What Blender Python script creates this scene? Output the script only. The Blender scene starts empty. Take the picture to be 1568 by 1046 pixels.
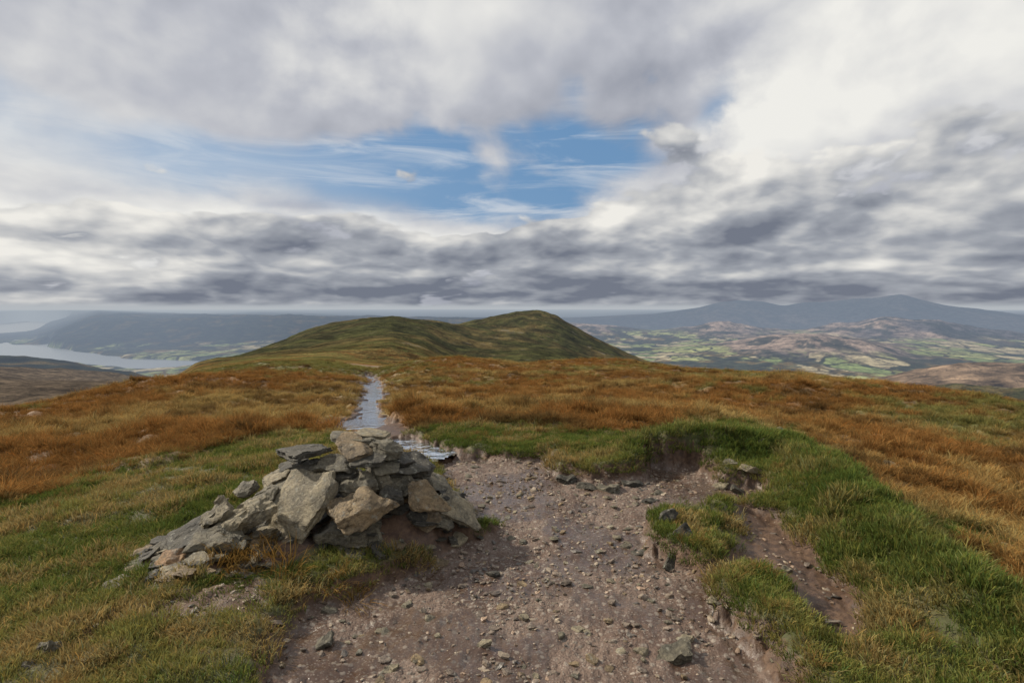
import bpy, math, random
import numpy as np
from mathutils import Vector
random.seed(7); RNG=np.random.default_rng(11)
scene=bpy.context.scene
CZ=1.7; F=871.0; PITCH=math.atan(51/871)
cp,sp=math.cos(PITCH),math.sin(PITCH)

# ---------------------------------------------------------------- bearings
def bearing(u,v):
    a=(u-784)/F; b=(523-v)/F
    rx=a; ry=cp+b*sp; rz=-sp+b*cp
    h=math.hypot(rx,ry)
    return math.atan2(rx,ry), rz/h
# ---------------------------------------------------------------- noise
def _h(ix,iy,seed):
    n=(ix.astype(np.int64)*374761393+iy.astype(np.int64)*668265263+seed*1274126177)&0xffffffff
    n=((n^(n>>13))*1274126177)&0xffffffff
    n=n^(n>>16)
    return (n&0xffffff)/float(0xffffff)
def vn(x,y,seed=0):
    x=np.asarray(x,float); y=np.asarray(y,float)
    ix=np.floor(x); iy=np.floor(y); fx=x-ix; fy=y-iy
    fx=fx*fx*fx*(fx*(fx*6-15)+10); fy=fy*fy*fy*(fy*(fy*6-15)+10)
    ix=ix.astype(np.int64); iy=iy.astype(np.int64)
    a=_h(ix,iy,seed); b=_h(ix+1,iy,seed); c=_h(ix,iy+1,seed); d=_h(ix+1,iy+1,seed)
    return ((a*(1-fx)+b*fx)*(1-fy)+(c*(1-fx)+d*fx)*fy)*2-1
def fbm(x,y,o=4,seed=0,g=.5):
    s=0;a=1;t=0
    cx,sx=math.cos(.6),math.sin(.6)
    for i in range(o):
        s=s+a*vn(x,y,seed+i*17); t+=a; a*=g
        x,y=(x*cx-y*sx)*2.03+7.1,(x*sx+y*cx)*2.03-3.3
    return s/t
def ridged(x,y,o=4,seed=0):
    s=0;a=1;t=0
    for i in range(o):
        s=s+a*(1-2*np.abs(vn(x,y,seed+i*13))); t+=a; a*=.5
        x,y=(x*.82-y*.57)*2.03,(x*.57+y*.82)*2.03
    return s/t
def worley(x,y,seed=0):
    ix=np.floor(x).astype(np.int64); iy=np.floor(y).astype(np.int64)
    f1=np.full(x.shape,9.);f2=np.full(x.shape,9.);cid=np.zeros(x.shape)
    for dx in(-1,0,1):
        for dy in(-1,0,1):
            jx=ix+dx;jy=iy+dy
            px=jx+_h(jx,jy,seed);py=jy+_h(jx,jy,seed+5)
            d=np.hypot(px-x,py-y)
            n=d<f1
            f2=np.where(n,f1,np.minimum(f2,d)); cid=np.where(n,_h(jx,jy,seed+9),cid); f1=np.where(n,d,f1)
    return f1,f2,cid
def sstep(a,b,x):
    t=np.clip((x-a)/(b-a),0,1); return t*t*(3-2*t)

# ---------------------------------------------------------------- base relief (rings of surveyed heights)
Z='z'
rings=[
(0.3,[(0,Z,0),(1568,Z,0)]),
(3,[(0,Z,0),(1568,Z,0)]),
(6,[(0,Z,-.12),(400,Z,0),(800,Z,0),(1200,Z,0),(1568,Z,-.35)]),
(9,[(0,Z,-.35),(300,Z,-.2),(600,Z,-.1),(900,Z,-.1),(1150,Z,-.12),(1260,Z,-.45),(1400,Z,-.7),(1568,Z,-.9)]),
(15,[(0,Z,-.95),(400,Z,-1.0),(600,Z,-1.0),(900,Z,-.85),(1200,Z,-1.0),(1568,Z,-1.4)]),
(30,[(0,636),(100,616),(200,598),(300,585),(400,583),(500,588),(570,592),(650,584),(800,585),(1000,588),(1200,590),(1300,600),(1400,609),(1568,630)]),
(60,[(0,652),(100,630),(200,605),(300,572),(400,560),(500,556),(570,570),(650,552),(700,548),(760,556),(800,560),(850,557),(900,553),(960,556),(1050,568),(1150,572),(1250,578),(1300,594),(1400,604),(1568,650)]),
(120,[(0,720),(200,640),(300,566),(400,552),(500,552),(600,560),(700,575),(800,600),(1000,640),(1300,700),(1568,760)]),
(250,[(0,700),(200,620),(300,562),(400,545),(500,540),(600,545),(700,565),(800,575),(900,580),(1000,600),(1300,720),(1568,760)]),
(500,[(0,650),(150,620),(250,590),(300,556),(330,549),(370,546),(400,540),(450,530),(500,520),(560,510),(600,508),(650,520),(700,545),(760,550),(800,548),(900,560),(1000,580),(1100,640),(1300,720),(1568,760)]),
(750,[(0,610),(250,590),(300,570),(350,556),(400,535),(440,522),(470,508),(510,497),(560,489),(600,488),(630,491),(660,497),(700,506),(740,515),(800,520),(850,530),(900,545),(960,562),(1000,575),(1040,590),(1100,640),(1300,700),(1568,740)]),
(1000,[(0,590),(250,585),(300,580),(400,545),(500,510),(600,500),(640,493),(660,492),(700,499),(740,491),(770,484),(790,479),(825,477),(850,485),(900,512),(960,542),(1000,557),(1040,573),(1080,600),(1150,640),(1300,680),(1568,700)]),
(1500,[(0,580),(100,585),(200,592),(260,600),(400,600),(800,600),(1000,620),(1568,700)]),
(2500,[(0,562),(100,570),(200,582),(260,592),(400,600),(800,600),(1000,Z,-390),(1200,Z,-400),(1300,608),(1340,590),(1400,577),(1480,570),(1568,574),(1700,578)]),
(4000,[(0,Z,-425),(800,Z,-430),(1568,Z,-425)]),
(6000,[(0,Z,-440),(300,Z,-425),(450,Z,-400),(800,Z,-400),(950,542),(1100,528),(1180,518),(1250,514),(1320,521),(1400,538),(1568,552)]),
(7200,[(0,Z,-440),(300,Z,-420),(450,Z,-400),(800,Z,-400),(950,530),(1100,524),(1180,524),(1250,524),(1320,526),(1400,528),(1568,538)]),
(9500,[(0,Z,-440),(50,Z,-430),(100,505),(150,490),(200,484),(300,487),(400,488),(500,487),(600,489),(800,491),(900,498),(1000,506),(1060,500),(1100,494),(1160,502),(1220,507),(1300,497),(1360,489),(1430,493),(1500,506),(1568,512)]),
(11000,[(0,Z,-440),(50,Z,-430),(100,500),(150,484),(300,484),(700,489),(900,500),(1000,510),(1060,508),(1100,504),(1220,508),(1300,504),(1360,500),(1430,502),(1568,514)]),
(14000,[(0,Z,-440),(60,Z,-400),(150,478),(300,482),(700,488),(870,488),(920,486),(1000,482),(1040,476),(1070,472),(1100,464),(1130,461),(1160,463),(1200,469),(1230,464),(1260,464),(1300,458),(1340,457),(1380,452),(1405,459),(1450,470),(1500,474),(1568,485),(1700,490)]),
(20000,[(0,480),(30,478),(150,476),(250,480),(300,482),(400,479),(480,481),(560,484),(620,487),(700,486),(900,488),(1000,481),(1568,482)]),
(40000,[(0,475),(1568,475)]),
]
NA=2200; AZ=np.linspace(-1.35,1.35,NA)
rr=np.array([r for r,_ in rings]); zz=np.zeros((len(rings),NA))
ker=np.exp(-np.linspace(-2,2,17)**2); ker/=ker.sum()
for k,(r,lst) in enumerate(rings):
    A=[];V=[]
    for e in lst:
        if e[1]==Z:
            a,_=bearing(e[0],560); zv=e[2]
        else:
            a,t=bearing(e[0],e[1]); zv=CZ+r*t
        A.append(a);V.append(zv)
    row=np.interp(AZ,A,V)
    zz[k]=np.convolve(np.pad(row,8,mode='edge'),ker,mode='valid')
NR=1600; LR=np.linspace(math.log(.3),math.log(40000),NR)
def pchip(x,y,xi):
    h=np.diff(x)[:,None]; d=np.diff(y,axis=0)/h
    m=np.zeros_like(y)
    w1=2*h[1:]+h[:-1]; w2=h[1:]+2*h[:-1]
    ok=d[:-1]*d[1:]>0
    with np.errstate(divide='ignore',invalid='ignore'):
        mm=(w1+w2)/(w1/d[:-1]+w2/d[1:])
    m[1:-1]=np.where(ok,mm,0); m[0]=d[0]*0; m[-1]=d[-1]
    j=np.clip(np.searchsorted(x,xi)-1,0,len(x)-2)
    t=((xi-x[j])/(x[j+1]-x[j]))[:,None]; hh=(x[j+1]-x[j])[:,None]
    return (2*t**3-3*t**2+1)*y[j]+(t**3-2*t**2+t)*hh*m[j]+(-2*t**3+3*t**2)*y[j+1]+(t**3-t**2)*hh*m[j+1]
TAB=pchip(np.log(rr),zz,LR)
def Hbase(x,y):
    r=np.maximum(np.hypot(x,y),.3); a=np.arctan2(x,y)
    fi=np.clip((np.log(r)-LR[0])/(LR[1]-LR[0]),0,NR-1.001); fj=np.clip((a-AZ[0])/(AZ[1]-AZ[0]),0,NA-1.001)
    i=fi.astype(int); j=fj.astype(int); fi=fi-i; fj=fj-j
    return (TAB[i,j]*(1-fj)+TAB[i,j+1]*fj)*(1-fi)+(TAB[i+1,j]*(1-fj)+TAB[i+1,j+1]*fj)*fi

RS=np.exp(np.linspace(math.log(1.2),math.log(70),2500))
def gp(u,v):
    """ground point seen along a bearing / drop angle"""
    a,t=bearing(u,v)
    x=RS*math.sin(a); y=RS*math.cos(a); z=Hbase(x,y)
    d=CZ+RS*t-z
    k=int(np.argmax(d<0)) if (d<0).any() else len(RS)-1
    return (float(x[k]),float(y[k]))
def plane_pt(u,v,z):
    a,t=bearing(u,v); r=(z-CZ)/t
    return (r*math.sin(a),r*math.cos(a))
def sdf(x,y,poly):
    d=np.full(x.shape,1e18); ins=np.zeros(x.shape,bool)
    n=len(poly)
    for i in range(n):
        ax,ay=poly[i]; bx,by=poly[(i+1)%n]
        ex,ey=bx-ax,by-ay
        wx,wy=x-ax,y-ay
        t=np.clip((wx*ex+wy*ey)/(ex*ex+ey*ey+1e-12),0,1)
        d=np.minimum(d,(wx-ex*t)**2+(wy-ey*t)**2)
        c=((ay>y)!=(by>y))&(x<(bx-ax)*(y-ay)/((by-ay) if by!=ay else 1e-9)+ax)
        ins^=c
    d=np.sqrt(d); return np.where(ins,-d,d)
def linedist(x,y,pl):
    d=np.full(x.shape,1e18)
    for i in range(len(pl)-1):
        ax,ay=pl[i]; bx,by=pl[i+1]; ex,ey=bx-ax,by-ay
        t=np.clip(((x-ax)*ex+(y-ay)*ey)/(ex*ex+ey*ey+1e-12),0,1)
        d=np.minimum(d,(x-ax-ex*t)**2+(y-ay-ey*t)**2)
    return np.sqrt(d)

P_path=[gp(*p) for p in [(330,1250),(370,1100),(385,1010),(420,930),(470,890),(560,880),(650,850),(700,820),(735,795),(700,740),(665,715),(640,694),(700,684),(850,692),(852,714),(905,722),(985,718),(992,703),(1085,704),(1098,728),(1175,734),(1190,770),(1130,768),(1075,770),(1005,790),(985,818),(1040,846),(1085,872),(1110,902),(1150,962),(1180,1010),(1215,1060),(1260,1250)]]
P_side=[gp(*p) for p in [(1120,765),(1200,782),(1260,845),(1330,900),(1352,960),(1335,1020),(1290,1000),(1250,940),(1200,885),(1150,862),(1100,868),(1105,845),(1150,820)]]
P_scree=[gp(*p) for p in [(80,975),(180,905),(330,905),(420,880),(450,935),(400,960),(330,945),(200,965),(110,995)]]
P_green=[gp(*p) for p in [(-700,1300),(-700,860),(-200,800),(0,770),(150,725),(300,695),(450,668),(600,660),(800,657),(1000,664),(1100,652),(1220,656),(1300,715),(1400,790),(1568,900),(1750,960),(2300,1100),(2300,1400)]]
L_bank=[gp(*p) for p in [(1000,704),(1060,697),(1140,700),(1215,705),(1258,742),(1315,798),(1385,868),(1475,940),(1620,1020)]]
L_mpath=[gp(*p) for p in [(690,690),(620,678),(570,655),(550,642),(568,622),(572,605),(576,590),(568,573)]]
P_pool=[[gp(*p) for p in q] for q in [
 [(572,666),(612,665),(655,671),(682,682),(645,692),(600,689)],
 [(490,643),(540,635),(584,630),(594,641),(568,651),(515,650)],
 [(551,634),(547,620),(559,606),(556,594),(560,585),(558,573),(570,573),(579,582),(587,592),(582,606),(581,622),(576,634)]]]
C1=(-1.02,4.45)
def cairn_h(x,y):
    d1=np.hypot((x-C1[0])/.74,(y-C1[1])/.60)
    h1=.58*np.clip(1-d1,0,1)**.95
    d2=np.hypot((x+1.95)/.75,(y-3.95)/.5)
    h2=.15*np.clip(1-d2,0,1)
    return np.maximum(h1,h2)
def masks(x,y):
    wob=fbm(x*2.2,y*2.2,4,3)*.18+fbm(x*12,y*12,3,8)*.07
    path=sdf(x,y,P_path)+wob; side=sdf(x,y,P_side)+wob*.8
    scree=sdf(x,y,P_scree)+wob*1.3
    r=np.hypot(x,y)
    green=sdf(x,y,P_green)+fbm(x*1.2,y*1.2,4,21)*.8
    mp=linedist(x,y,L_mpath)-(.30+.012*r)+wob*2.5*(r/10)
    pool=np.full(x.shape,1e9)
    for i,q in enumerate(P_pool): pool=np.minimum(pool,sdf(x,y,q)-(.09 if i==0 else 0))
    pool=pool+(fbm(x*3.2,y*1.4,4,31,.65)*.24-.03)*(r/9)
    return path,side,scree,green,mp,pool
def Hnear(x,y,m=None):
    r=np.hypot(x,y); z=Hbase(x,y)
    if m is None: m=masks(x,y)
    path,side,scree,green,mp,pool=m
    P=sstep(.10,-.10,path); S=sstep(.12,-.12,side)
    PS=np.maximum(P,S)
    bank=linedist(x,y,L_bank)
    z=z+(.29+.12*fbm(x*1.5,y*1.5,2,49))*np.exp(-(bank/.33)**2)*(1-P)
    turf=np.exp(-(np.clip(path,0,9)/.3)**2)*(1-P)*sstep(-.2,.4,x-.3)*.06
    z=z+turf
    g=sstep(.4,-.4,green)
    M=sstep(.25,-.1,np.minimum(mp,pool))
    fade=sstep(90,40,r)
    humm=.19*fbm(x*.7,y*.7,4,43)+.15*np.abs(fbm(x*1.7,y*1.7,3,44))
    lump=.045*fbm(x*1.6,y*1.6,3,41)+.06*np.abs(fbm(x*3.4,y*3.4,3,42))
    z=z+(1-PS)*(1-M)*(g*lump+(1-g)*humm)*(.5+.5*fade)
    z=z+(1-g)*(1-.7*M)*.45*fbm(x*.12,y*.12,3,45)*sstep(10,25,r)*fade
    z=z-P*.11-S*.08
    z=z+PS*(.022*fbm(x*2.5,y*2.5,3,46)+.016*fbm(x*14,y*14,3,47)+.007*ridged(x*35,y*35,2,48))
    z=z-M*.05*(1+r*.02)
    W=sstep(.06,-.10,pool); z=z-W*.14*(1+r*.02)
    z=z+cairn_h(x,y)*.82
    return z

LAKE=-448.
P_lake=[plane_pt(u,v,LAKE) for u,v in [(-700,550),(-300,546),(0,548),(60,552),(120,557),(180,563),(225,568),(270,566),(306,560),(312,553),(250,550),(200,549),(160,543),(120,538),(78,531),(85,524),(60,519),(30,520),(0,526),(-300,528),(-300,512),(0,511),(40,510),(75,505),(100,504),(112,498),(90,494),(40,492),(0,496),(-700,500)]]
ISL=[[plane_pt(u,v,LAKE) for u,v in q] for q in [[(10,524),(40,520),(78,525),(60,528),(20,528)],[(20,513),(48,511),(70,514),(45,516)]]]
def Hfull(x,y):
    r=np.hypot(x,y); z=Hbase(x,y)
    w1=sstep(80,250,r)*sstep(3500,1500,r)
    z=z+w1*(4.2*fbm(x/70,y/70,6,61,.55)+4.2*ridged(x/120,y/120,5,62)*sstep(300,700,r))*(.25+.75*sstep(150,500,r))
    w2=sstep(1500,3000,r)*sstep(45000,15000,r)
    hi=sstep(-420,-250,z)
    z=z+w2*(12*fbm(x/500,y/500,5,71)+hi*(55*ridged(x/1300,y/1300,6,72)+36*fbm(x/400,y/400,5,73,.6)))*(.45+.55*sstep(14000,9000,r))
    return z
def lake_adjust(x,y,z):
    sel=np.hypot(x,y)>2000
    d=sdf(x[sel],y[sel],P_lake)+fbm(x[sel]/300,y[sel]/300,4,81)*60
    ins=sstep(30,-30,d)
    for q in ISL:
        ins=ins*sstep(-30,30,sdf(x[sel],y[sel],q))
    zz_=np.maximum(z[sel],LAKE+4+np.clip(d,0,400)*.03)
    z[sel]=zz_*(1-ins)+(LAKE-8)*ins
    return z,sel,ins

# ---------------------------------------------------------------- mesh helpers
def link(o): scene.collection.objects.link(o); return o
def grid_mesh(name,X,Y,Zv,keep=None):
    nr,nc=X.shape
    co=np.stack([X,Y,Zv],-1).reshape(-1,3).astype(np.float32)
    idx=np.arange(nr*nc).reshape(nr,nc)
    q=np.stack([idx[:-1,:-1],idx[:-1,1:],idx[1:,1:],idx[1:,:-1]],-1).reshape(-1,4)
    if keep is not None: q=q[keep.reshape(-1)]
    return raw_mesh(name,co,q,4)
def raw_mesh(name,co,faces,n):
    me=bpy.data.meshes.new(name)
    me.vertices.add(len(co)); me.vertices.foreach_set('co',np.ascontiguousarray(co,dtype=np.float32).ravel())
    me.loops.add(faces.size); me.loops.foreach_set('vertex_index',faces.ravel().astype(np.int32))
    me.polygons.add(len(faces)); me.polygons.foreach_set('loop_start',np.arange(0,faces.size,n,dtype=np.int32))
    me.update(calc_edges=True); me.shade_smooth()
    return me
def add_col(me,name,arr):
    a=me.attributes.new(name,'FLOAT_COLOR','POINT')
    c=np.ones((len(me.vertices),4),np.float32); c[:,:arr.shape[1]]=arr
    a.data.foreach_set('color',c.ravel())
def add_f(me,name,arr):
    a=me.attributes.new(name,'FLOAT','POINT'); a.data.foreach_set('value',np.asarray(arr).astype(np.float32))

# ---------------------------------------------------------------- node helpers
class NT:
    def __init__(s,nt): s.nt=nt
    def n(s,t,**k):
        o=s.nt.nodes.new(t)
        for a,b in k.items(): setattr(o,a,b)
        return o
    def put(s,sock,v):
        if v is None: return
        if isinstance(v,bpy.types.NodeSocket): s.nt.links.new(v,sock)
        else: sock.default_value=v
    def m(s,op,a,b=None,c=None,clamp=False):
        o=s.n('ShaderNodeMath',operation=op,use_clamp=clamp)
        for i,v in enumerate((a,b,c)): s.put(o.inputs[i],v)
        return o.outputs[0]
    def mix(s,f,a,b,bt='MIX'):
        o=s.n('ShaderNodeMix',data_type='RGBA',blend_type=bt,clamp_factor=True)
        s.put(o.inputs[0],f)
        for i,v in ((6,a),(7,b)):
            if isinstance(v,tuple): v=(*v,1) if len(v)==3 else v
            s.put(o.inputs[i],v)
        return o.outputs[2]
    def noise(s,vec,scale,detail=4,rough=.5,dist=0,w=None):
        o=s.n('ShaderNodeTexNoise')
        s.put(o.inputs['Vector'],vec)
        o.inputs['Scale'].default_value=scale; o.inputs['Detail'].default_value=detail
        o.inputs['Roughness'].default_value=rough; o.inputs['Distortion'].default_value=dist
        return o.outputs[0]
    def ss(s,x,a,b):
        o=s.n('ShaderNodeMapRange',interpolation_type='SMOOTHSTEP',clamp=True)
        s.put(o.inputs[0],x); s.put(o.inputs[1],a); s.put(o.inputs[2],b); return o.outputs[0]
    def comb(s,x,y,z=0.0):
        o=s.n('ShaderNodeCombineXYZ')
        for i,v in enumerate((x,y,z)): s.put(o.inputs[i],v)
        return o.outputs[0]
    def attr(s,name,typ='GEOMETRY'):
        o=s.n('ShaderNodeAttribute',attribute_type=typ,attribute_name=name); return o
def newmat(name):
    m=bpy.data.materials.new(name); m.use_nodes=True; m.node_tree.nodes.clear()
    t=NT(m.node_tree); out=t.n('ShaderNodeOutputMaterial'); return m,t,out

# ---------------------------------------------------------------- terrain mesh
OY=-3.0; ncol=1100
th=np.radians(np.linspace(-63,63,ncol))
r1=np.exp(np.arange(math.log(1.6),math.log(14),.0045))
r2=np.exp(np.arange(math.log(14),math.log(110),.007))
r3=np.exp(np.arange(math.log(110),math.log(2200),.008))
r4=np.exp(np.arange(math.log(2200),math.log(42000),.0055))
def XY(r): return r[:,None]*np.sin(th)[None], OY+r[:,None]*np.cos(th)[None]
rn=np.concatenate([r1,r2,[110.]]); rm=np.concatenate([[110.],r3[1:],[2200.]]); rf=np.concatenate([[2200.],r4[1:]])

# near
X,Y=XY(rn); x=X.ravel(); y=Y.ravel()
m=masks(x,y); zn=Hnear(x,y,m); zf=Hfull(x,y)
w=sstep(70,108,np.hypot(x,y-OY)); zn=zn*(1-w)+zf*w
me=grid_mesh('fell_ground',X,Y,zn.reshape(X.shape))
path,side,scree,green,mp,pool=m
gsoft=sstep(.5,-.5,green)
edge=.85*sstep(.08,.02,np.minimum(path,side+.02))*sstep(-.2,-.06,np.minimum(path,side))
mask=np.stack([sstep(.03,-.14,path),np.maximum(np.maximum(sstep(.03,-.05,side),edge),np.maximum(.8*sstep(.1,-.1,scree),sstep(.15,-.2,np.minimum(mp,pool-.1)))),gsoft],-1)
core=sstep(.0,.05,cairn_h(x,y))
mask[:,1]=np.maximum(mask[:,1],core); mask[:,0]*=(1-core)
add_col(me,'mask',mask)
fell=link(bpy.data.objects.new('fell_ground',me))

HAZE=(.235,.29,.375)  # colour of the aerial haze painted into the land materials
def moor_colour(x,y):
    n1=fbm(x/7,y/7,5,101,.6)[:,None]; n2=fbm(x/1.3,y/1.3,4,102,.6)[:,None]; n3=fbm(x/18,y/18,4,103)[:,None]
    rust=np.array([.225,.115,.036]); och=np.array([.30,.215,.08]); grn=np.array([.15,.15,.048]); drk=np.array([.085,.06,.027])
    k=sstep(-.2,.4,n1+.6*n2); c=rust*(1-k)+och*k
    k=sstep(-.05,.35,n3+.8*n2+.08)*.9; c=c*(1-k)+grn*k
    k=sstep(.1,.45,-n2+.3*n1)*.75; c=c*(1-k)+drk*k
    return c
mt,t,out=newmat('fell_ground_mat')
geo=t.n('ShaderNodeNewGeometry'); pos=geo.outputs['Position']
sep=t.n('ShaderNodeSeparateColor'); t.put(sep.inputs[0],t.attr('mask').outputs['Color'])
mp_,mm_,mg_=sep.outputs
moorc=t.attr('moor').outputs['Color']
nA=t.noise(pos,3,5,.6); nB=t.noise(pos,18,5,.65); nC=t.noise(pos,90,3,.7); nD=t.noise(pos,1.3,4,.55)
vor=t.n('ShaderNodeTexVoronoi'); t.put(vor.inputs['Vector'],pos); vor.inputs['Scale'].default_value=30
vor2=t.n('ShaderNodeTexVoronoi'); t.put(vor2.inputs['Vector'],pos); vor2.inputs['Scale'].default_value=80
sv=t.n('ShaderNodeSeparateColor'); t.put(sv.inputs[0],vor.outputs['Color'])
mud=t.mix(t.ss(nA,.35,.65),(.115,.068,.044),(.20,.14,.103))
mud=t.mix(t.m('MULTIPLY',t.ss(nC,.35,.7),.7),mud,(.08,.05,.035))
stone=t.mix(sv.outputs[0],(.15,.12,.095),(.36,.30,.235))
gr=t.mix(t.m('MULTIPLY',t.ss(vor.outputs['Distance'],.55,.25),t.ss(sv.outputs[1],.6,.7)),mud,stone)
sv2=t.n('ShaderNodeSeparateColor'); t.put(sv2.inputs[0],vor2.outputs['Color'])
gr=t.mix(t.m('MULTIPLY',t.ss(vor2.outputs['Distance'],.5,.3),t.ss(sv2.outputs[1],.6,.7)),gr,t.mix(sv2.outputs[0],(.13,.105,.08),(.31,.25,.20)))
soil=t.mix(t.ss(nB,.35,.65),(.065,.035,.020),(.135,.078,.043))
gg=t.mix(t.ss(nA,.4,.65),(.075,.085,.024),(.16,.13,.045))
gg=t.mix(t.ss(nC,.3,.7),gg,(.06,.055,.022))
base=t.mix(mg_,moorc,gg)
base=t.mix(t.ss(t.m('ADD',mm_,t.m('MULTIPLY',t.m('SUBTRACT',nB,.5),.7)),.35,.65),base,soil)
base=t.mix(t.ss(t.m('ADD',mp_,t.m('MULTIPLY',t.m('SUBTRACT',nB,.5),.5)),.35,.65),base,gr)
wet=t.m('MULTIPLY',t.ss(nD,.44,.54),t.m('MAXIMUM',mp_,t.m('MULTIPLY',mm_,.5)))
base=t.mix(t.m('MULTIPLY',wet,.6),base,t.mix(1.0,base,(.5,.48,.46),'MULTIPLY'))
b=t.n('ShaderNodeBsdfPrincipled'); t.put(b.inputs['Base Color'],base)
t.put(b.inputs['Roughness'],t.m('SUBTRACT',.76,t.m('MULTIPLY',wet,t.m('ADD',.48,t.m('MULTIPLY',nB,.2)))))
h=t.m('ADD',t.m('MULTIPLY',nB,.020),t.m('MULTIPLY',nC,.006))
h=t.m('SUBTRACT',h,t.m('MULTIPLY',t.m('MULTIPLY',vor.outputs['Distance'],mp_),.011))
h=t.m('SUBTRACT',h,t.m('MULTIPLY',t.m('MULTIPLY',vor2.outputs['Distance'],mp_),.005))
bu=t.n('ShaderNodeBump'); bu.inputs['Distance'].default_value=1.0
t.put(bu.inputs['Strength'],t.m('SUBTRACT',.85,t.m('MULTIPLY',wet,.55)))
t.put(bu.inputs['Height'],h); t.put(b.inputs['Normal'],bu.outputs[0]); t.nt.links.new(b.outputs[0],out.inputs[0])
me.materials.append(mt); add_col(me,'moor',moor_colour(x,y)*.8)

def land_mat(name,bs,sc,lo,hi_):
    mt,t,out=newmat(name)
    geo=t.n('ShaderNodeNewGeometry'); pos=geo.outputs['Position']
    col=t.attr('land').outputs['Color']; hz=t.attr('haze').outputs['Fac']
    n=t.noise(pos,sc,6,.75)
    c=t.mix(t.ss(n,.34,.66),t.mix(1.0,col,(lo,lo,lo),'MULTIPLY'),t.mix(1.0,col,(hi_,hi_,hi_),'MULTIPLY'))
    d=t.n('ShaderNodeBsdfDiffuse'); t.put(d.inputs[0],c)
    bu=t.n('ShaderNodeBump'); bu.inputs['Distance'].default_value=bs; bu.inputs['Strength'].default_value=1.0
    t.put(bu.inputs['Height'],n); t.put(d.inputs['Normal'],bu.outputs[0])
    e=t.n('ShaderNodeEmission'); t.put(e.inputs[0],t.mix(t.m('POWER',hz,6.0),HAZE,(.42,.465,.51)))  # aerial haze painted in: land glows haze-coloured with distance, no volume
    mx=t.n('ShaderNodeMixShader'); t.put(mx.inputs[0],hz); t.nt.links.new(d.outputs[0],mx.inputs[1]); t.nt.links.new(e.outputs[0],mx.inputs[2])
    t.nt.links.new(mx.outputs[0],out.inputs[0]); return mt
def haze(r,a=None):  # share of painted haze, growing with distance from the viewpoint
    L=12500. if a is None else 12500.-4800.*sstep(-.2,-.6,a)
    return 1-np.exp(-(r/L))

# middle
X,Y=XY(rm); x=X.ravel(); y=Y.ravel(); z=Hfull(x,y)
me=grid_mesh('moorland_ridge_hill',X,Y,z.reshape(X.shape))
r=np.hypot(x,y)
c=moor_colour(x,y)*.85
n=fbm(x/60,y/60,6,111,.65)[:,None]; n2=ridged(x/45,y/45,5,112)[:,None]; n3=fbm(x/14,y/14,4,114,.6)[:,None]
hillg=np.array([.068,.068,.024]); hillo=np.array([.14,.105,.042])
k=sstep(-.2,.4,n+.5*n3); hc=hillg*(1-k)+hillo*k
k=sstep(.1,.5,n2+.6*n3)*.65; hc=hc*(1-k)+np.array([.038,.038,.018])*k
k=sstep(.42,.68,n3-.5*n2)*.6; hc=hc*(1-k)+np.array([.2,.18,.13])*k
w=sstep(130,450,r)[:,None]; c=c*(1-w)+hc*w
lft=(sstep(-.45,-.65,np.arctan2(x,y))*sstep(200,400,r))[:,None]
c=c*(1-lft)+(np.array([.12,.09,.06])*(1+.7*fbm(x/90,y/90,6,113,.65)[:,None]))*lft
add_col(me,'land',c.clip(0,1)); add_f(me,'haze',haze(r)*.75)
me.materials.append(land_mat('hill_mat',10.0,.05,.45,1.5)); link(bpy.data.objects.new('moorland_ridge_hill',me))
# far
X,Y=XY(rf); x=X.ravel(); y=Y.ravel(); z=Hfull(x,y); z,sel,ins=lake_adjust(x,y,z)
me=grid_mesh('distant_valley_and_fells',X,Y,z.reshape(X.shape)); r=np.hypot(x,y); az=np.arctan2(x,y)
wx=x+fbm(x/400,y/400,3,131)*120; wy=y+fbm(x/400,y/400,3,132)*120
f1,f2,cid=worley(wx/190,wy/280,121)
fo=fbm(x/300,y/600,6,122,.65)
forest=np.array([.038,.042,.024])*(1+.7*fbm(x/60,y/60,3,123))[:,None]+np.array([.11,.062,.014])*sstep(.1,.5,fbm(x/150,y/200,4,124))[:,None]
field=np.stack([.20+.22*cid,.25+.16*cid,.09+.08*cid],-1)
field=np.where((cid>.7)[:,None],np.array([.44,.37,.22]),field)
k=np.maximum(sstep(-.15,.0,fo),sstep(.13,.07,f2-f1))[:,None]
c=field*(1-k)+forest*k
n5=fbm(x/200,y/320,6,125,.7)
fl=np.array([.29,.215,.165])*(1+.9*n5)[:,None]
fl2=np.array([.11,.095,.095]); kk=sstep(-.25,.2,fbm(x/1100,y/1700,5,126,.6))[:,None]; fl=fl*(1-kk)+fl2*kk
kk=(sstep(-.03,.22,-n5)*.88)[:,None]; fl=fl*(1-kk)+np.array([.036,.038,.03])*kk
k=(sstep(-395,-320,z+60*fo)*sstep(-.05,.1,az))[:,None]; c=c*(1-k)+fl*k
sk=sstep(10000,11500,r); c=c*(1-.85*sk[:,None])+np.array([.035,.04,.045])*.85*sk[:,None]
lh=(sstep(0.1,0,az)*sstep(-430,-380,z+20*fo))[:,None]; c=c*(1-lh)+forest*.6*lh
nl=(sstep(4200,3300,r)*sstep(.35,.5,az)*sstep(-385,-335,z+30*n5))[:,None]
c=c*(1-nl)+(np.array([.18,.125,.08])*(1+1.3*fbm(x/90,y/120,5,127,.7))[:,None])*nl
add_col(me,'land',c.clip(.01,1)); hz=haze(r,az); hz=np.maximum(hz,.68*sk*sstep(16000,15000,r)); add_f(me,'haze',hz)  # extra painted haze on the skyline fells
me.materials.append(land_mat('valley_mat',35.0,.011,.4,1.6)); link(bpy.data.objects.new('distant_valley_and_fells',me))

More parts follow.
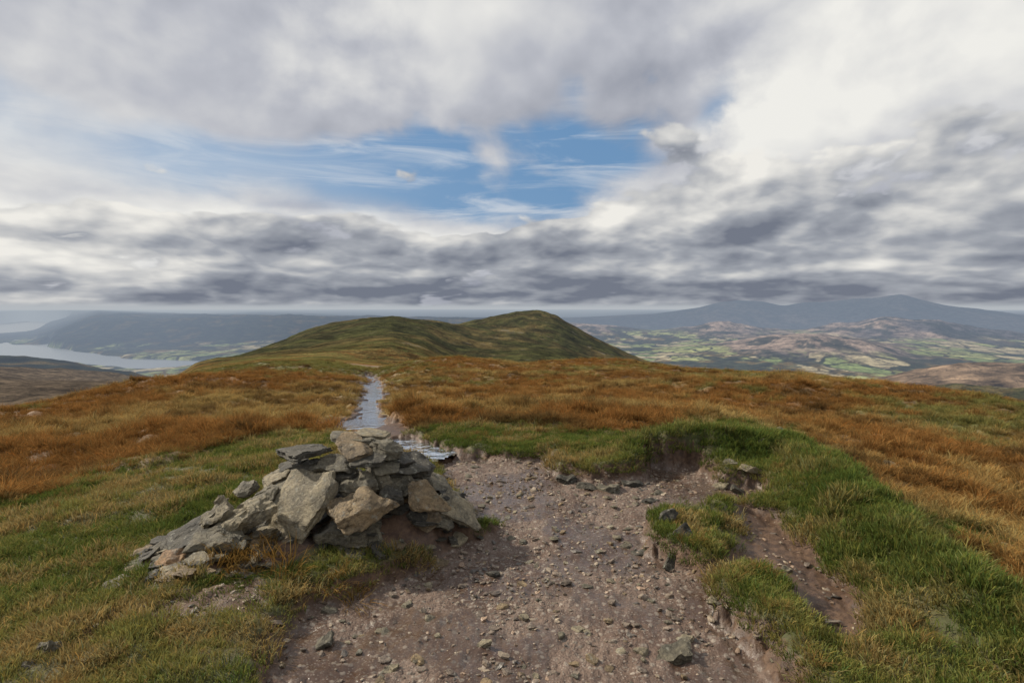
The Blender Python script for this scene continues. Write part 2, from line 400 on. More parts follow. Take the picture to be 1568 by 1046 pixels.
# lake
a=np.radians(np.linspace(-63,-15,60)); rl=np.exp(np.linspace(math.log(3300),math.log(26000),40))
X=rl[:,None]*np.sin(a); Y=rl[:,None]*np.cos(a)
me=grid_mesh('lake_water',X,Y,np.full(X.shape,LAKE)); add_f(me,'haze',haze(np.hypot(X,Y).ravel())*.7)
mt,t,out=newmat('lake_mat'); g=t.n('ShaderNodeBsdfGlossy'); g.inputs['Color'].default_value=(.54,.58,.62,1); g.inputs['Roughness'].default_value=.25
e=t.n('ShaderNodeEmission'); e.inputs[0].default_value=(.38,.42,.47,1)  # distance haze over the water, painted in as a pale glow
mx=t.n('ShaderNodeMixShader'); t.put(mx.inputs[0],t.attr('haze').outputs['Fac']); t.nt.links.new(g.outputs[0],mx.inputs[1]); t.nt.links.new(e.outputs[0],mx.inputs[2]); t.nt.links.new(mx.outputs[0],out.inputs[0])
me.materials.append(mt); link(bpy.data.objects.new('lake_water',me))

# puddles
X,Y=XY(rn[rn<80][::2]); X=X[:,::2];Y=Y[:,::2]
x=X.ravel();y=Y.ravel()
p=np.full(x.shape,1e9)
for q in P_pool: p=np.minimum(p,sdf(x,y,q))
r=np.hypot(x,y)
z=Hbase(x,y)-(.085)*(1+r*.02)
z=z+.3*.45*fbm(x*.12,y*.12,3,45)*sstep(10,25,r)*sstep(90,40,r)
inside=(p<.24*(r/9)).reshape(X.shape)
keep=inside[:-1,:-1]&inside[1:,1:]
me=grid_mesh('puddle_water',X,Y,z.reshape(X.shape),keep)
mt,t,out=newmat('puddle_mat'); g=t.n('ShaderNodeBsdfGlossy'); g.inputs['Color'].default_value=(.92,.95,.99,1); g.inputs['Roughness'].default_value=.08
d=t.n('ShaderNodeBsdfDiffuse'); d.inputs[0].default_value=(.07,.05,.035,1)
geo=t.n('ShaderNodeNewGeometry'); bu=t.n('ShaderNodeBump'); bu.inputs['Distance'].default_value=.11; bu.inputs['Strength'].default_value=1.0
nz=t.noise(geo.outputs['Position'],4,4)
t.put(bu.inputs['Height'],nz); t.put(g.inputs['Normal'],bu.outputs[0])
mx=t.n('ShaderNodeMixShader'); mx.inputs[0].default_value=.94
t.nt.links.new(d.outputs[0],mx.inputs[1]); t.nt.links.new(g.outputs[0],mx.inputs[2]); t.nt.links.new(mx.outputs[0],out.inputs[0])
me.materials.append(mt); link(bpy.data.objects.new('puddle_water',me))

# ---------------------------------------------------------------- rocks
def cube_grid(n):
    import bmesh
    bm=bmesh.new(); bmesh.ops.create_cube(bm,size=2); bmesh.ops.subdivide_edges(bm,edges=bm.edges[:],cuts=n,use_grid_fill=True)
    co=np.array([v.co[:] for v in bm.verts]); f=np.array([[v.index for v in q.verts] for q in bm.faces]); bm.free(); return co,f
T_HI=cube_grid(17); T_MD=cube_grid(8); T_SM=cube_grid(4); T_LO=cube_grid(2)
def rock(L,W,T,seed,tm):
    rg=np.random.default_rng(seed); co,f=tm
    p=co*np.array([L/2,W/2,T/2])
    k=rg.integers(4,7); pl=[]
    pl.append((rg.normal(0,.06),rg.normal(0,.06),1,T/2*.95)); pl.append((rg.normal(0,.06),rg.normal(0,.06),-1,T/2*.95))
    a=rg.uniform(0,6.28); pl.append((.45*math.cos(a),.45*math.sin(a),.9,T/2*.9+.26*min(L,W)/2))
    ph=rg.uniform(0,6.28)
    for i in range(k):
        a=ph+2*math.pi*(i+rg.uniform(-.33,.33))/k; c,s=math.cos(a),math.sin(a)
        pl.append((c,s,rg.uniform(-.6,.6),math.hypot(L/2*c,W/2*s)*rg.uniform(.66,1.0)))
    s=np.full(len(p),9.)
    for nx,ny,nz,h in pl:
        d=p@np.array([nx,ny,nz]); s=np.where(d>1e-6,np.minimum(s,h/np.maximum(d,1e-6)),s)
    s=np.minimum(s,1.5)
    p=p*s[:,None]
    o=seed*3.7; q=min(L,W)
    edge=np.clip(np.maximum(abs(p[:,0])/(L/2),abs(p[:,1])/(W/2)),0,1)
    lam=vn(p[:,2]/T*5+o,np.arctan2(p[:,1],p[:,0])*1.5+o,5)*.09*edge
    p[:,0]*=1+lam; p[:,1]*=1+lam
    p[:,2]+=T*.15*fbm(p[:,0]/q*3+o,p[:,1]/q*3,4,6)+T*.12*np.round(2*vn(p[:,0]/q*2.5+o,p[:,1]/q*2.5-o,7))
    p[:,0]+=q*.06*fbm(p[:,1]/q*6+o,p[:,2]/q*6,3,9); p[:,1]+=q*.06*fbm(p[:,0]/q*6,p[:,2]/q*6+o,3,10)
    return p,f
def rock_mat(name,inst):
    mt,t,out=newmat(name)
    tc=t.n('ShaderNodeTexCoord') if inst else t.n('ShaderNodeNewGeometry')
    pos=tc.outputs['Object'] if inst else tc.outputs['Position']
    tint=t.attr('tint','INSTANCER' if inst else 'GEOMETRY').outputs['Color']
    n1=t.noise(pos,7,5,.65,.4); n2=t.noise(pos,45,5,.7)
    c=t.mix(t.ss(n1,.32,.68),t.mix(1.0,tint,(.5,.5,.5),'MULTIPLY'),t.mix(1.0,tint,(1.2,1.15,1.05),'MULTIPLY'))
    c=t.mix(t.m('MULTIPLY',t.ss(n2,.5,.66),.6),c,t.mix(1.0,tint,(1.5,1.48,1.38),'MULTIPLY'))
    c=t.mix(t.m('MULTIPLY',t.ss(n2,.48,.3),.8),c,t.mix(1.0,tint,(.33,.31,.26),'MULTIPLY'))
    b=t.n('ShaderNodeBsdfPrincipled')
    if not inst:
        n3=t.noise(pos,150,3,.7)
        c=t.mix(t.m('MULTIPLY',t.ss(t.noise(pos,12,5,.7),.56,.68),.4),c,(.13,.12,.065))
        c=t.mix(t.m('MULTIPLY',t.ss(t.noise(pos,24,3,.6),.60,.66),.45),c,(.36,.345,.28))
        st=t.attr('strat').outputs['Fac']
        sn=t.noise(t.comb(t.m('MULTIPLY',st,120.0),t.m('MULTIPLY',n1,2.0)),1,3,.7)
        c=t.mix(t.m('MULTIPLY',t.ss(sn,.5,.35),.55),c,t.mix(1.0,c,(.3,.28,.25),'MULTIPLY'))
        bu=t.n('ShaderNodeBump'); bu.inputs['Distance'].default_value=.016; bu.inputs['Strength'].default_value=.95
        t.put(bu.inputs['Height'],t.m('ADD',t.m('ADD',t.m('MULTIPLY',n3,.35),n2),t.m('MULTIPLY',sn,.8))); t.put(b.inputs['Normal'],bu.outputs[0])
    t.put(b.inputs['Base Color'],c); b.inputs['Roughness'].default_value=.70 if not inst else .5
    t.nt.links.new(b.outputs[0],out.inputs[0]); return mt
STONE=rock_mat('slate_stone_mat',False); PEB=rock_mat('pebble_mat',True)
LT=(.29,.25,.17); TAN=(.27,.20,.115); DK=(.078,.071,.054); MD=(.165,.147,.104); OR=(.34,.21,.11)
def orient(nrm,ang):
    n=Vector(nrm).normalized(); l=Vector((math.cos(math.radians(ang)),.0,math.sin(math.radians(ang))))
    l=(l-n*l.dot(n)).normalized(); c=n.cross(l)
    return np.array([l[:],c[:],n[:]]).T
def at(u,v,y):
    a=(u-784)/F; b=(523-v)/F; ry=cp+b*sp
    k=y/ry; return np.array([a*k,y,CZ+(-sp+b*cp)*k])
stones=[
(463,772,3.98,.64,.46,.075,(-.35,-.72,.58),38,LT),
(548,776,3.90,.45,.30,.11,(-.1,-.42,.9),8,TAN),
(530,812,3.93,.52,.32,.09,(-.05,-.2,.97),-5,MD),
(515,712,4.20,.33,.25,.07,(.05,-.5,.85),-10,MD),
(550,744,4.08,.28,.20,.08,(0,-.5,.85),0,MD),
(470,690,4.3,.42,.28,.045,(-.1,-.12,.98),5,DK),
(478,712,4.28,.34,.22,.035,(-.15,-.2,.97),0,MD),
(542,687,4.26,.32,.24,.05,(.1,-.42,.9),-8,TAN),
(550,670,4.45,.48,.30,.032,(.05,-.12,.98),-5,MD),
(575,664,4.55,.30,.22,.03,(.1,-.1,.98),-3,LT),
(592,687,4.33,.26,.2,.09,(.2,-.2,.95),-15,MD),
(633,711,4.38,.42,.30,.06,(.28,-.2,.92),-20,DK),
(606,738,4.20,.29,.14,.08,(.3,-.65,.7),-60,MD),
(582,730,4.17,.26,.14,.07,(.1,-.65,.7),-80,MD),
(645,756,4.12,.30,.17,.05,(.5,-.6,.6),-52,TAN),
(703,782,4.28,.47,.24,.05,(.42,-.5,.78),-40,LT),
(665,738,4.5,.33,.22,.05,(.45,-.2,.85),-30,MD),
(332,788,3.93,.32,.16,.10,(-.5,-.6,.6),62,LT),
(374,793,3.86,.46,.17,.10,(-.35,-.62,.7),42,LT),
(330,832,3.72,.52,.16,.08,(-.2,-.55,.82),36,MD),
(276,826,3.84,.48,.24,.05,(-.35,-.45,.8),32,DK),
(262,862,3.66,.24,.15,.08,(-.1,-.6,.8),12,OR),
(272,886,3.50,.48,.28,.065,(0,-.42,.9),14,LT),
(238,903,3.46,.38,.22,.035,(-.05,-.2,.97),8,DK),
(225,885,3.64,.28,.18,.045,(-.2,-.2,.95),0,MD),
(376,750,4.22,.24,.16,.05,(-.2,-.4,.88),10,MD),
(404,760,4.1,.26,.15,.06,(-.3,-.4,.85),25,MD),
(424,730,4.28,.3,.18,.045,(-.2,-.3,.93),10,LT),
(446,713,4.35,.3,.2,.035,(-.2,-.2,.95),-10,DK),
(438,745,4.15,.26,.16,.045,(-.2,-.4,.9),15,MD),
(535,868,3.75,.26,.16,.06,(.35,-.9,.25),70,MD),
(575,823,3.9,.17,.12,.05,(.3,-.7,.6),-70,MD),
(495,870,3.68,.2,.14,.05,(-.1,-.4,.9),5,DK),
(600,760,4.07,.22,.15,.06,(.2,-.5,.85),-20,DK),
(680,800,4.16,.22,.15,.045,(.3,-.4,.85),-25,MD),
(690,765,4.36,.24,.16,.05,(.35,-.35,.85),-25,DK),
(520,728,4.15,.26,.18,.05,(0,-.4,.9),5,DK),
(562,700,4.2,.32,.2,.03,(.1,-.3,.95),-3,DK),
(590,716,4.2,.28,.2,.03,(.2,-.35,.9),-12,MD),
(612,700,4.35,.32,.2,.03,(.25,-.2,.95),-16,DK),
(500,745,4.05,.24,.16,.035,(-.1,-.4,.9),12,DK),
(62,1015,2.72,.22,.12,.08,(-.5,-.7,.4),65,MD),
(95,990,2.87,.2,.1,.07,(-.4,-.7,.5),60,LT),
(150,965,3.02,.26,.14,.05,(-.1,-.3,.9),8,MD),
(40,1035,2.62,.2,.12,.08,(-.4,-.8,.3),75,MD),
(300,935,3.25,.16,.1,.03,(0,-.2,.97),0,LT),
]
VV=[];FF=[];CC=[];SS=[];off=0
def push(p,R,T0,f,col):
    global off
    VV.append(p@R.T+T0);FF.append(f+off);CC.append(np.tile(np.array(col),(len(p),1)));SS.append(p[:,2]+random.random()*5);off+=len(p)
def finish_stones(name):
    me=raw_mesh(name,np.concatenate(VV),np.concatenate(FF),4); add_col(me,'tint',np.concatenate(CC)); add_f(me,'strat',np.concatenate(SS))
    me.materials.append(STONE); me.set_sharp_from_angle(angle=math.radians(34)); link(bpy.data.objects.new(name,me))
for i,(u,v,yy,L,W,T,n,a,col) in enumerate(stones):
    p,f=rock(L,W,T,100+i,T_HI)
    j=random.uniform(.9,1.1); push(p,orient(n,a),at(u,v,yy),f,tuple(c*j for c in col))
def ground(x,y):
    return float(Hnear(np.array([x]),np.array([y]))[0])
k=0;tries=0
while k<350 and tries<6000:
    tries+=1
    if random.random()<.68:
        a=random.uniform(0,6.283); d=math.sqrt(random.random())*1.12
        xx=C1[0]+.76*d*math.cos(a); yy=C1[1]+.62*d*math.sin(a); nx,ny=math.cos(a),math.sin(a)
    else:
        xx=random.uniform(-2.6,-1.5); yy=3.95+random.uniform(-.5,.4)+(.12*(xx+2)); nx,ny=-.5,-.5
    hh=float(cairn_h(np.array([xx]),np.array([yy]))[0])
    if hh<.005 and random.random()<.6: continue
    s=random.choice([.07,.09,.12,.15,.18]) if hh>.1 else random.choice([.04,.05,.07,.1,.13])
    z0=ground(xx,yy)
    tl=random.uniform(.0,.45); n=(nx*tl+random.gauss(0,.18),ny*tl+random.gauss(0,.18),1)
    p,f=rock(s*random.uniform(1.2,2.0),s,s*random.uniform(.12,.28),500+k,T_MD)
    col=random.choice([DK,DK,DK,MD,MD,TAN,LT]); j=random.uniform(.7,1.05)
    al=random.uniform(-180,180)
    R=orient(n,0); ca,sa=math.cos(al),math.sin(al); R=R@np.array([[ca,-sa,0],[sa,ca,0],[0,0,1]])
    push(p,R,np.array([xx,yy,z0+.012]),f,tuple(c*j for c in col)); k+=1
finish_stones('cairn')

VV=[];FF=[];CC=[];SS=[];off=0
for i,(u,v,L,col) in enumerate([(1033,975,.21,MD),(1095,912,.09,LT),(1205,857,.09,LT),(868,722,.22,DK),(900,730,.2,DK),(935,733,.24,MD),(970,728,.2,DK),(1105,730,.16,LT),(1130,737,.2,MD),(1150,730,.2,LT),(1020,808,.16,DK),(1045,832,.18,DK),(1030,846,.15,DK),(755,858,.09,DK),(740,960,.08,LT),(595,998,.07,LT),(585,935,.09,LT),(900,875,.08,MD),(1208,668,.26,MD),(1192,664,.2,MD),(960,815,.1,MD),(985,825,.14,DK),(700,770,.1,MD),(880,985,.06,TAN),(820,1000,.05,LT),(490,958,.12,MD),(505,908,.1,MD),(1160,705,.12,MD),(995,750,.14,DK),(1010,740,.1,MD),(1120,722,.16,MD)]):
    x0,y0=gp(u,v); p,f=rock(L*1.1,L*.7,L*.3,900+i,T_MD)
    upr=i in(10,11,12)
    R=orient((random.gauss(0,.15),-.75 if upr else random.gauss(-.1,.15),.5 if upr else 1),60 if upr else random.uniform(-25,25))
    push(p,R,np.array([x0,y0,ground(x0,y0)+L*.04]),f,tuple(c*.9 for c in col))
for i in range(900):
    x0=random.uniform(-1.6,1.9); y0=random.uniform(1.9,8.2)
    mm=masks(np.array([x0]),np.array([y0]))
    if mm[0][0]>.0 or cairn_h(np.array([x0]),np.array([y0]))[0]>0: continue
    L=random.choice([.022,.025,.03,.035,.04,.05,.065]); p,f=rock(L*1.3,L*.9,L*.35,1500+i,T_SM)
    R=orient((random.gauss(0,.15),random.gauss(0,.15),1),0); al=random.uniform(0,6.28); ca,sa=math.cos(al),math.sin(al); R=R@np.array([[ca,-sa,0],[sa,ca,0],[0,0,1]])
    j=random.uniform(.75,1.25); push(p,R,np.array([x0,y0,ground(x0,y0)+L*.06]),f,tuple(c*j for c in random.choice([MD,(.24,.19,.15),LT,TAN,(.24,.19,.15)])))
finish_stones('loose_stones')

# ---------------------------------------------------------------- scatter
def scatter(name,x,y,z,rot,scl,inst,tint,col):
    me=bpy.data.meshes.new(name); n=len(x); me.vertices.add(n)
    me.vertices.foreach_set('co',np.stack([x,y,z],-1).astype(np.float32).ravel())
    for nm,ty,arr in(('rot','FLOAT_VECTOR',rot),('scl','FLOAT_VECTOR',scl),('tint','FLOAT_VECTOR',tint)):
        a=me.attributes.new(nm,ty,'POINT'); a.data.foreach_set('vector',np.ascontiguousarray(arr,dtype=np.float32).ravel())
    a=me.attributes.new('inst','INT','POINT'); a.data.foreach_set('value',inst.astype(np.int32))
    ob=link(bpy.data.objects.new(name,me))
    ng=bpy.data.node_groups.new(name+'_scatter','GeometryNodeTree')
    ng.interface.new_socket(name='Geometry',in_out='INPUT',socket_type='NodeSocketGeometry')
    ng.interface.new_socket(name='Geometry',in_out='OUTPUT',socket_type='NodeSocketGeometry')
    N=ng.nodes;Lk=ng.links
    gi=N.new('NodeGroupInput');go=N.new('NodeGroupOutput');ip=N.new('GeometryNodeInstanceOnPoints');ci=N.new('GeometryNodeCollectionInfo')
    ci.inputs['Collection'].default_value=col; ci.inputs['Separate Children'].default_value=True; ci.inputs['Reset Children'].default_value=True
    def na(nm,ty):
        q=N.new('GeometryNodeInputNamedAttribute'); q.data_type=ty; q.inputs['Name'].default_value=nm; return q.outputs[0]
    Lk.new(gi.outputs[0],ip.inputs['Points']); Lk.new(ci.outputs[0],ip.inputs['Instance']); ip.inputs['Pick Instance'].default_value=True
    Lk.new(na('inst','INT'),ip.inputs['Instance Index']); Lk.new(na('rot','FLOAT_VECTOR'),ip.inputs['Rotation']); Lk.new(na('scl','FLOAT_VECTOR'),ip.inputs['Scale'])
    Lk.new(ip.outputs[0],go.inputs[0])
    md=ob.modifiers.new('scatter','NODES'); md.node_group=ng
    return ob
def grass_mat():
    mt,t,out=newmat('grass_blade_mat')
    tint=t.attr('tint','INSTANCER').outputs['Color']; v=t.attr('hv').outputs['Color']
    c=t.mix(1.0,tint,v,'MULTIPLY')
    d=t.n('ShaderNodeBsdfDiffuse'); t.put(d.inputs[0],c); tr=t.n('ShaderNodeBsdfTranslucent'); t.put(tr.inputs[0],c)
    mx=t.n('ShaderNodeMixShader'); mx.inputs[0].default_value=.35
    t.nt.links.new(d.outputs[0],mx.inputs[1]);t.nt.links.new(tr.outputs[0],mx.inputs[2]);t.nt.links.new(mx.outputs[0],out.inputs[0]); return mt
GM=grass_mat()
def tuft(name,seed,nb,rad,h,w,droop):
    rg=np.random.default_rng(seed); V=[];Fq=[];C=[]
    for i in range(nb):
        a=rg.uniform(0,6.283); rr_=rad*math.sqrt(rg.uniform()); bx,by=rr_*math.cos(a),rr_*math.sin(a)
        lean=a+rg.normal(0,.7); hh=h*rg.uniform(.5,1.15); ou=droop*rg.uniform(.2,1.1)*hh
        fa=rg.uniform(0,3.14); wx,wy=w*math.cos(fa)/2,w*math.sin(fa)/2; o=len(V)
        br=rg.uniform(.65,1.35); hue=rg.normal(0,.1)
        for k,(s,wd) in enumerate(((0,1),(.4,.9),(.75,.6),(1,.08))):
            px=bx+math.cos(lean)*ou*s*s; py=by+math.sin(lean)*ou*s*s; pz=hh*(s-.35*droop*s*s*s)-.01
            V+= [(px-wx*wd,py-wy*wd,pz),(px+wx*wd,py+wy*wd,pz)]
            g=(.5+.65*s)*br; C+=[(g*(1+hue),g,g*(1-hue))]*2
            if k: Fq.append((o+2*k-2,o+2*k-1,o+2*k+1,o+2*k))
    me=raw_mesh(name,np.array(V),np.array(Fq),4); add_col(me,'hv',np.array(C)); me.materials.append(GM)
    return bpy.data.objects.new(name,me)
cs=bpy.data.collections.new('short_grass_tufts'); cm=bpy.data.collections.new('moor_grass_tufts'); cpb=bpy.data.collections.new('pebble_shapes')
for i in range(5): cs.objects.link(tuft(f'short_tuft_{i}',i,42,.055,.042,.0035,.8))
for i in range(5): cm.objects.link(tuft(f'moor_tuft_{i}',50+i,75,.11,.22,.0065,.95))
for i in range(10):
    p,f=rock(1,.75,.42,2000+i,T_LO); me=raw_mesh(f'pebble_{i}',p,f,4); me.shade_flat(); me.materials.append(PEB); cpb.objects.link(bpy.data.objects.new(f'pebble_{i}',me))

def sample(N,r0,r1,power,amax):
    rs=np.linspace(r0,r1,4000); pdf=rs*np.minimum(1.,(4/rs))**power if power else rs
    c=np.cumsum(pdf); c/=c[-1]
    r=np.interp(RNG.uniform(size=N),c,rs); a=RNG.uniform(-amax,amax,N)
    return r*np.sin(a),r*np.cos(a)
# short grass
x,y=sample(150000,1.2,16,1.0,1.0)
m=masks(x,y); path,side,scree,green,mp,pool=m
g=sstep(.45,-.45,green)
cov=sstep(-.04,.04,path)*sstep(-.03,.05,side)*(1-.85*sstep(.12,-.1,scree))*sstep(-.1,.1,mp)*sstep(0,.05,pool)*(cairn_h(x,y)<.01)
bare=sstep(.25,.42,fbm(x*2.3,y*2.3,4,201)+.25*fbm(x*9,y*9,2,202))
leftpath=sstep(.6,.0,path)*sstep(-.2,-.6,x)*.6
ok=RNG.uniform(size=len(x))<cov*g*(1-.75*bare)*(1-leftpath)
x,y=x[ok],y[ok]; z=Hnear(x,y)
n1=fbm(x*1.1,y*1.1,4,203,.6); n2=fbm(x*4.5,y*4.5,3,204,.6); n1=n1+.2*RNG.normal(size=len(x))
G1=np.array([.135,.175,.04]); G2=np.array([.28,.265,.08]); G3=np.array([.37,.28,.115])
k=sstep(-.25,.3,n1+.1*sstep(.0,-2.,x)-.07)[:,None]; tint=G1*(1-k)+G2*k; k=sstep(.0,.4,n1*.5+n2)[:,None]; tint=tint*(1-k)+G3*k
n=len(x); bk=np.exp(-(linedist(x,y,L_bank)/.45)**2)
tint=tint*(1-.55*bk[:,None])+np.array([.12,.17,.038])*.55*bk[:,None]
s=RNG.uniform(.6,1.3,n)*(1+.9*np.clip(n2,0,1))*(1+.03*np.hypot(x,y))*(1+.25*bk)
hs=s*RNG.uniform(.5,1.15,n)*(1+1.2*np.clip(np.abs(fbm(x*3.4,y*3.4,3,42))-.1,0,.6))*(1+.2*bk)
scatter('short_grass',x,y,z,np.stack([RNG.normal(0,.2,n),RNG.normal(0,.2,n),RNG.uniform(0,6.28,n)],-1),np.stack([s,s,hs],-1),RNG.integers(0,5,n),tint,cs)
# moor grass
x,y=sample(110000,1.5,75,1.25,1.0)
m=masks(x,y); path,side,scree,green,mp,pool=m
g=sstep(.45,-.45,green)
cov=sstep(.0,.06,path)*sstep(.0,.1,side)*sstep(0,.15,scree)*sstep(-.02,.25,mp)*sstep(0.05,.2,pool)*(cairn_h(x,y)<.01)
dens=(1-g)*(.45+.55*sstep(-.3,.2,fbm(x*1.4,y*1.4,3,206)))+g*.12*sstep(-.1,.4,fbm(x*1.5,y*1.5,3,205))
ok=RNG.uniform(size=len(x))<cov*dens
x,y=x[ok],y[ok]; g=g[ok]
ex=[gp(*p) for p in [(370,862),(385,868),(360,872),(395,858),(375,880),(345,868),(400,870),(352,880),(410,855),(338,876),(425,865),(520,880),(545,895),(505,888),(560,880),(440,880),(390,885)]]
x=np.concatenate([x,[e[0] for e in ex]]);y=np.concatenate([y,[e[1] for e in ex]]); g=np.concatenate([g,np.full(len(ex),.15)]); z=Hnear(x,y)
tint=moor_colour(x,y)*1.35; jit=RNG.uniform(.65,1.35,(len(x),1)); tint=tint*jit
tint=tint*(1-.4*g[:,None])+np.array([.28,.24,.09])*.4*g[:,None]
tint[-len(ex):]=np.array([.30,.185,.055])*jit[-len(ex):]
cl=fbm(x*1.7,y*1.7,3,44)
n=len(x); r=np.hypot(x,y); s=RNG.uniform(.6,1.25,n)*(1-.55*g)*np.clip(.75+r*.022,.75,2.0)
hs=s*RNG.uniform(.35,.9,n)*np.clip(1.1-r*.012,.5,1)*(1+1.3*np.clip(np.abs(cl)-.05,0,.6))
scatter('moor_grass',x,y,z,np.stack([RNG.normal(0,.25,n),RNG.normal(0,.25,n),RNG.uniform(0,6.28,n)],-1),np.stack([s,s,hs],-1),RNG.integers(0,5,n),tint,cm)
# gravel
x,y=sample(60000,1.3,10,.6,.95)
m=masks(x,y); path,side,scree,green,mp,pool=m
P=sstep(.05,-.06,path); S=np.maximum(sstep(.05,-.05,side)*.25,sstep(.1,-.1,scree)*.5)
cl=sstep(-.25,.3,fbm(x*1.6,y*1.6,4,207))
ok=RNG.uniform(size=len(x))<np.maximum(P*(.15+.85*cl),S)
x,y=x[ok],y[ok]; z=Hnear(x,y); n=len(x)
s=np.clip(.014*np.exp(RNG.normal(0,.6,n)),.005,.07)
base=np.array([[.25,.20,.155],[.16,.125,.095],[.38,.31,.23],[.30,.21,.145],[.12,.105,.09]])[RNG.integers(0,5,n)]*RNG.uniform(.7,1.2,(n,1))
scatter('path_gravel',x,y,z+s*.05,np.stack([RNG.normal(0,.25,n),RNG.normal(0,.25,n),RNG.uniform(0,6.28,n)],-1),np.stack([s*RNG.uniform(.8,1.6,n),s,s*RNG.uniform(.5,1.0,n)],-1),RNG.integers(0,10,n),base,cpb)

# ---------------------------------------------------------------- world
SUN_AZ=math.radians(-70); SUN_EL=math.radians(35)
w=bpy.data.worlds.new('World'); scene.world=w; w.use_nodes=True; w.node_tree.nodes.clear(); t=NT(w.node_tree)
sky=t.n('ShaderNodeTexSky',sky_type='NISHITA'); sky.sun_disc=False; sky.sun_elevation=SUN_EL; sky.sun_rotation=SUN_AZ
tc=t.n('ShaderNodeTexCoord'); sx=t.n('ShaderNodeSeparateXYZ'); t.put(sx.inputs[0],tc.outputs['Generated']); dx,dy,dz=sx.outputs
hyp=t.m('SQRT',t.m('ADD',t.m('MULTIPLY',dx,dx),t.m('MULTIPLY',dy,dy)))
E=t.m('DIVIDE',dz,t.m('MAXIMUM',hyp,.15)); az=t.m('ARCTAN2',dx,dy)
Ep=t.m('MAXIMUM',E,0.0); lnE=t.m('LOGARITHM',t.m('ADD',Ep,.13),math.e)
def addall(l):
    s=l[0]
    for k in l[1:]: s=t.m('ADD',s,k)
    return s
def dom(kx,ky,ox=0,oy=0,dyo=0.0,dxo=0.0):
    return t.comb(t.m('ADD',t.m('MULTIPLY',az,kx),ox+dxo),t.m('ADD',t.m('MULTIPLY',lnE,ky),oy+dyo),ox*.7)
A1=t.noise(dom(2.6,1.5,2.0,1.0),1,5,.48,.3)
A2=t.noise(dom(5.2,2.9,4.0,2.0),1,6,.52,.15)
A2o=t.noise(dom(5.2,2.9,4.0,2.0,.22,-.1),1,3,.5,.15)
scE=t.ss(E,-.02,.35)
azw=t.m('ADD',az,t.m('MULTIPLY',t.m('SUBTRACT',A2,.5),.35))
Ew=t.m('ADD',E,t.m('MULTIPLY',t.m('MULTIPLY',t.m('SUBTRACT',A1,.5),.26),t.m('ADD',scE,.15)))
def gauss(u,v,su,sv,wt):
    a,e=bearing(u,v)
    p=t.m('DIVIDE',t.m('SUBTRACT',azw,a),su); q=t.m('DIVIDE',t.m('SUBTRACT',Ew,e),sv)
    return t.m('MULTIPLY',t.m('EXPONENT',t.m('MULTIPLY',t.m('ADD',t.m('MULTIPLY',p,p),t.m('MULTIPLY',q,q)),-1.0)),wt)
light=addall([gauss(30,250,.34,.17,.30),gauss(650,60,.18,.12,.42),gauss(1440,70,.30,.20,.42),gauss(930,352,.11,.045,.36),gauss(1180,215,.08,.12,.34),gauss(420,150,.2,.08,-.12),gauss(200,60,.3,.08,-.02),gauss(1000,130,.2,.14,-.12),gauss(1380,310,.28,.06,-.06),gauss(1170,372,.14,.03,-.20),gauss(560,382,.36,.02,-.30),gauss(520,348,.42,.011,.32),gauss(1220,418,.18,.010,.34),gauss(1450,420,.12,.02,.12),gauss(60,385,.2,.035,.28),gauss(760,446,1.7,.022,-.38)])
gap=addall([gauss(700,290,.27,.07,1.10),gauss(560,220,.14,.05,.25),gauss(905,160,.07,.08,.60),gauss(230,250,.28,.08,.66),gauss(1095,190,.05,.06,.6)])
nA_=t.m('ADD',t.m('MULTIPLY',A1,.5),t.m('MULTIPLY',A2,.5))
dA=t.ss(t.m('SUBTRACT',t.m('ADD',nA_,.26),t.m('MULTIPLY',gap,.42)),.34,.60)
bA=t.m('ADD',t.m('MULTIPLY',t.m('SUBTRACT',A1,.5),.9),t.m('MULTIPLY',t.m('SUBTRACT',A2,A2o),1.0))
bA=t.m('ADD',t.m('ADD',bA,.52),light,clamp=True)
cA=t.n('ShaderNodeValToRGB'); cr=cA.color_ramp; cr.elements[0].position=.1; cr.elements[0].color=(.28,.30,.36,1); cr.elements[1].position=.97; cr.elements[1].color=(.86,.85,.81,1)
e=cr.elements.new(.5); e.color=(.49,.505,.555,1)
t.put(cA.inputs[0],bA)
st=t.noise(dom(3.5,9,5,2),1,5,.6,.8)
bl=t.mix(.8,sky.outputs[0],(1.4,2.9,5.1))
bl=t.mix(t.m('MULTIPLY',t.ss(st,.42,.72),.8),bl,(6.4,6.8,7.3))
bl=t.mix(gauss(180,280,.3,.12,.6),bl,(5.0,5.8,6.8))
K=10.0
col=t.mix(dA,bl,t.mix(1.0,cA.outputs[0],(K,K,K),'MULTIPLY'))
def billow(dyo,dxo,det):
    n=t.noise(dom(9.0,5.2,3,7,dyo*1.6,dxo*1.6),1,det,.5,.1)
    return t.m('ABSOLUTE',t.m('SUBTRACT',n,.5))
B1=t.m('ADD',t.noise(dom(4.2,2.6,0,3),1,6,.52,.1),t.m('MULTIPLY',t.m('SUBTRACT',billow(0,0,3),.07),.55))
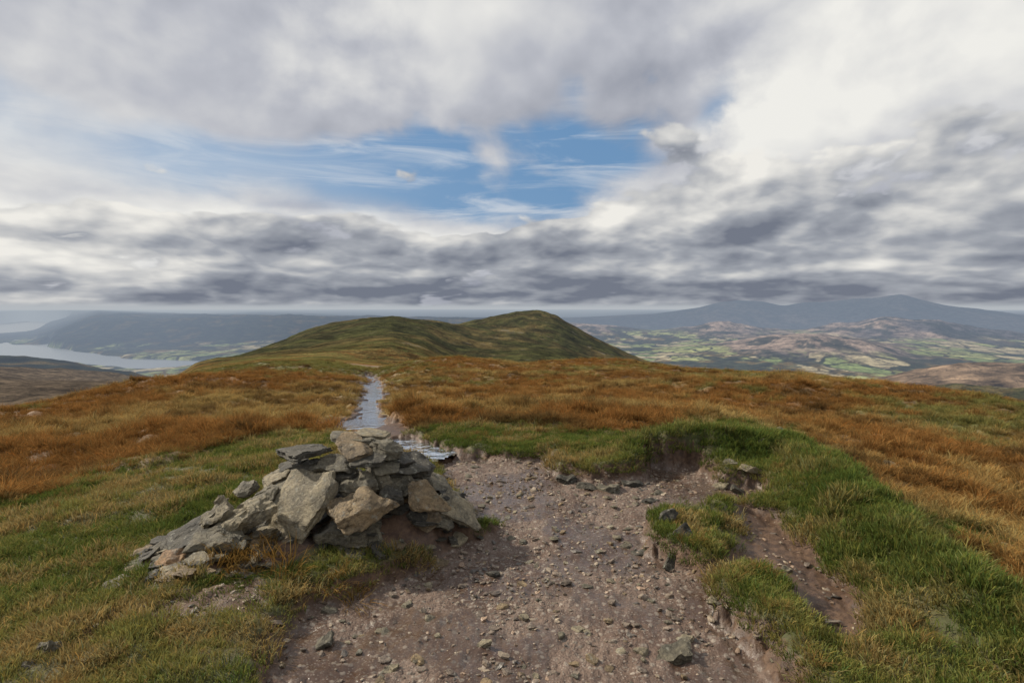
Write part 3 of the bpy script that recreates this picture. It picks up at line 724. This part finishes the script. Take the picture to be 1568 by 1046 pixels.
B1o=t.m('ADD',t.noise(dom(4.2,2.6,0,3,.22,-.12),1,4,.52,.1),t.m('MULTIPLY',t.m('SUBTRACT',billow(.14,-.08,2),.07),.55))
band=addall([t.m('MULTIPLY',t.ss(Ew,.155,.125),.36),gauss(1300,290,.34,.13,.30),gauss(950,355,.13,.055,.30)])
dB=t.ss(t.m('ADD',t.m('SUBTRACT',B1,.14),band),.53,.60)
bB=t.m('ADD',t.m('MULTIPLY',t.m('SUBTRACT',B1,B1o),1.9),.42)
bB=t.m('ADD',t.m('ADD',bB,t.m('MULTIPLY',t.m('SUBTRACT',A2,.5),.4)),light,clamp=True)
cB=t.n('ShaderNodeValToRGB'); cr=cB.color_ramp; cr.elements[0].position=.05; cr.elements[0].color=(.17,.19,.24,1); cr.elements[1].position=.97; cr.elements[1].color=(.86,.84,.79,1)
e=cr.elements.new(.42); e.color=(.36,.38,.42,1)
t.put(cB.inputs[0],bB)
col=t.mix(dB,col,t.mix(1.0,cB.outputs[0],(K,K,K),'MULTIPLY'))
col=t.mix(t.ss(E,.010,.0),col,(4.5,4.8,5.1))
bg=t.n('ShaderNodeBackground'); t.put(bg.inputs[0],col); bg.inputs[1].default_value=.1
wo=t.n('ShaderNodeOutputWorld'); t.nt.links.new(bg.outputs[0],wo.inputs[0])
w.cycles.sampling_method='MANUAL'; w.cycles.sample_map_resolution=256

# sun
sl=bpy.data.lights.new('sun','SUN'); sl.energy=4.9; sl.angle=math.radians(3); sl.color=(1,.91,.77)
so=link(bpy.data.objects.new('sun',sl))
d=Vector((math.sin(SUN_AZ)*math.cos(SUN_EL),math.cos(SUN_AZ)*math.cos(SUN_EL),math.sin(SUN_EL)))
so.rotation_euler=d.to_track_quat('Z','Y').to_euler()
# camera
cd=bpy.data.cameras.new('camera'); cd.sensor_width=36; cd.lens=F/1568*36; cd.clip_start=.05; cd.clip_end=100000
co_=link(bpy.data.objects.new('camera',cd)); co_.location=(0,0,CZ); co_.rotation_euler=(math.pi/2-PITCH,0,0); scene.camera=co_
scene.view_settings.view_transform='Standard'; scene.view_settings.look='None'; scene.view_settings.exposure=0
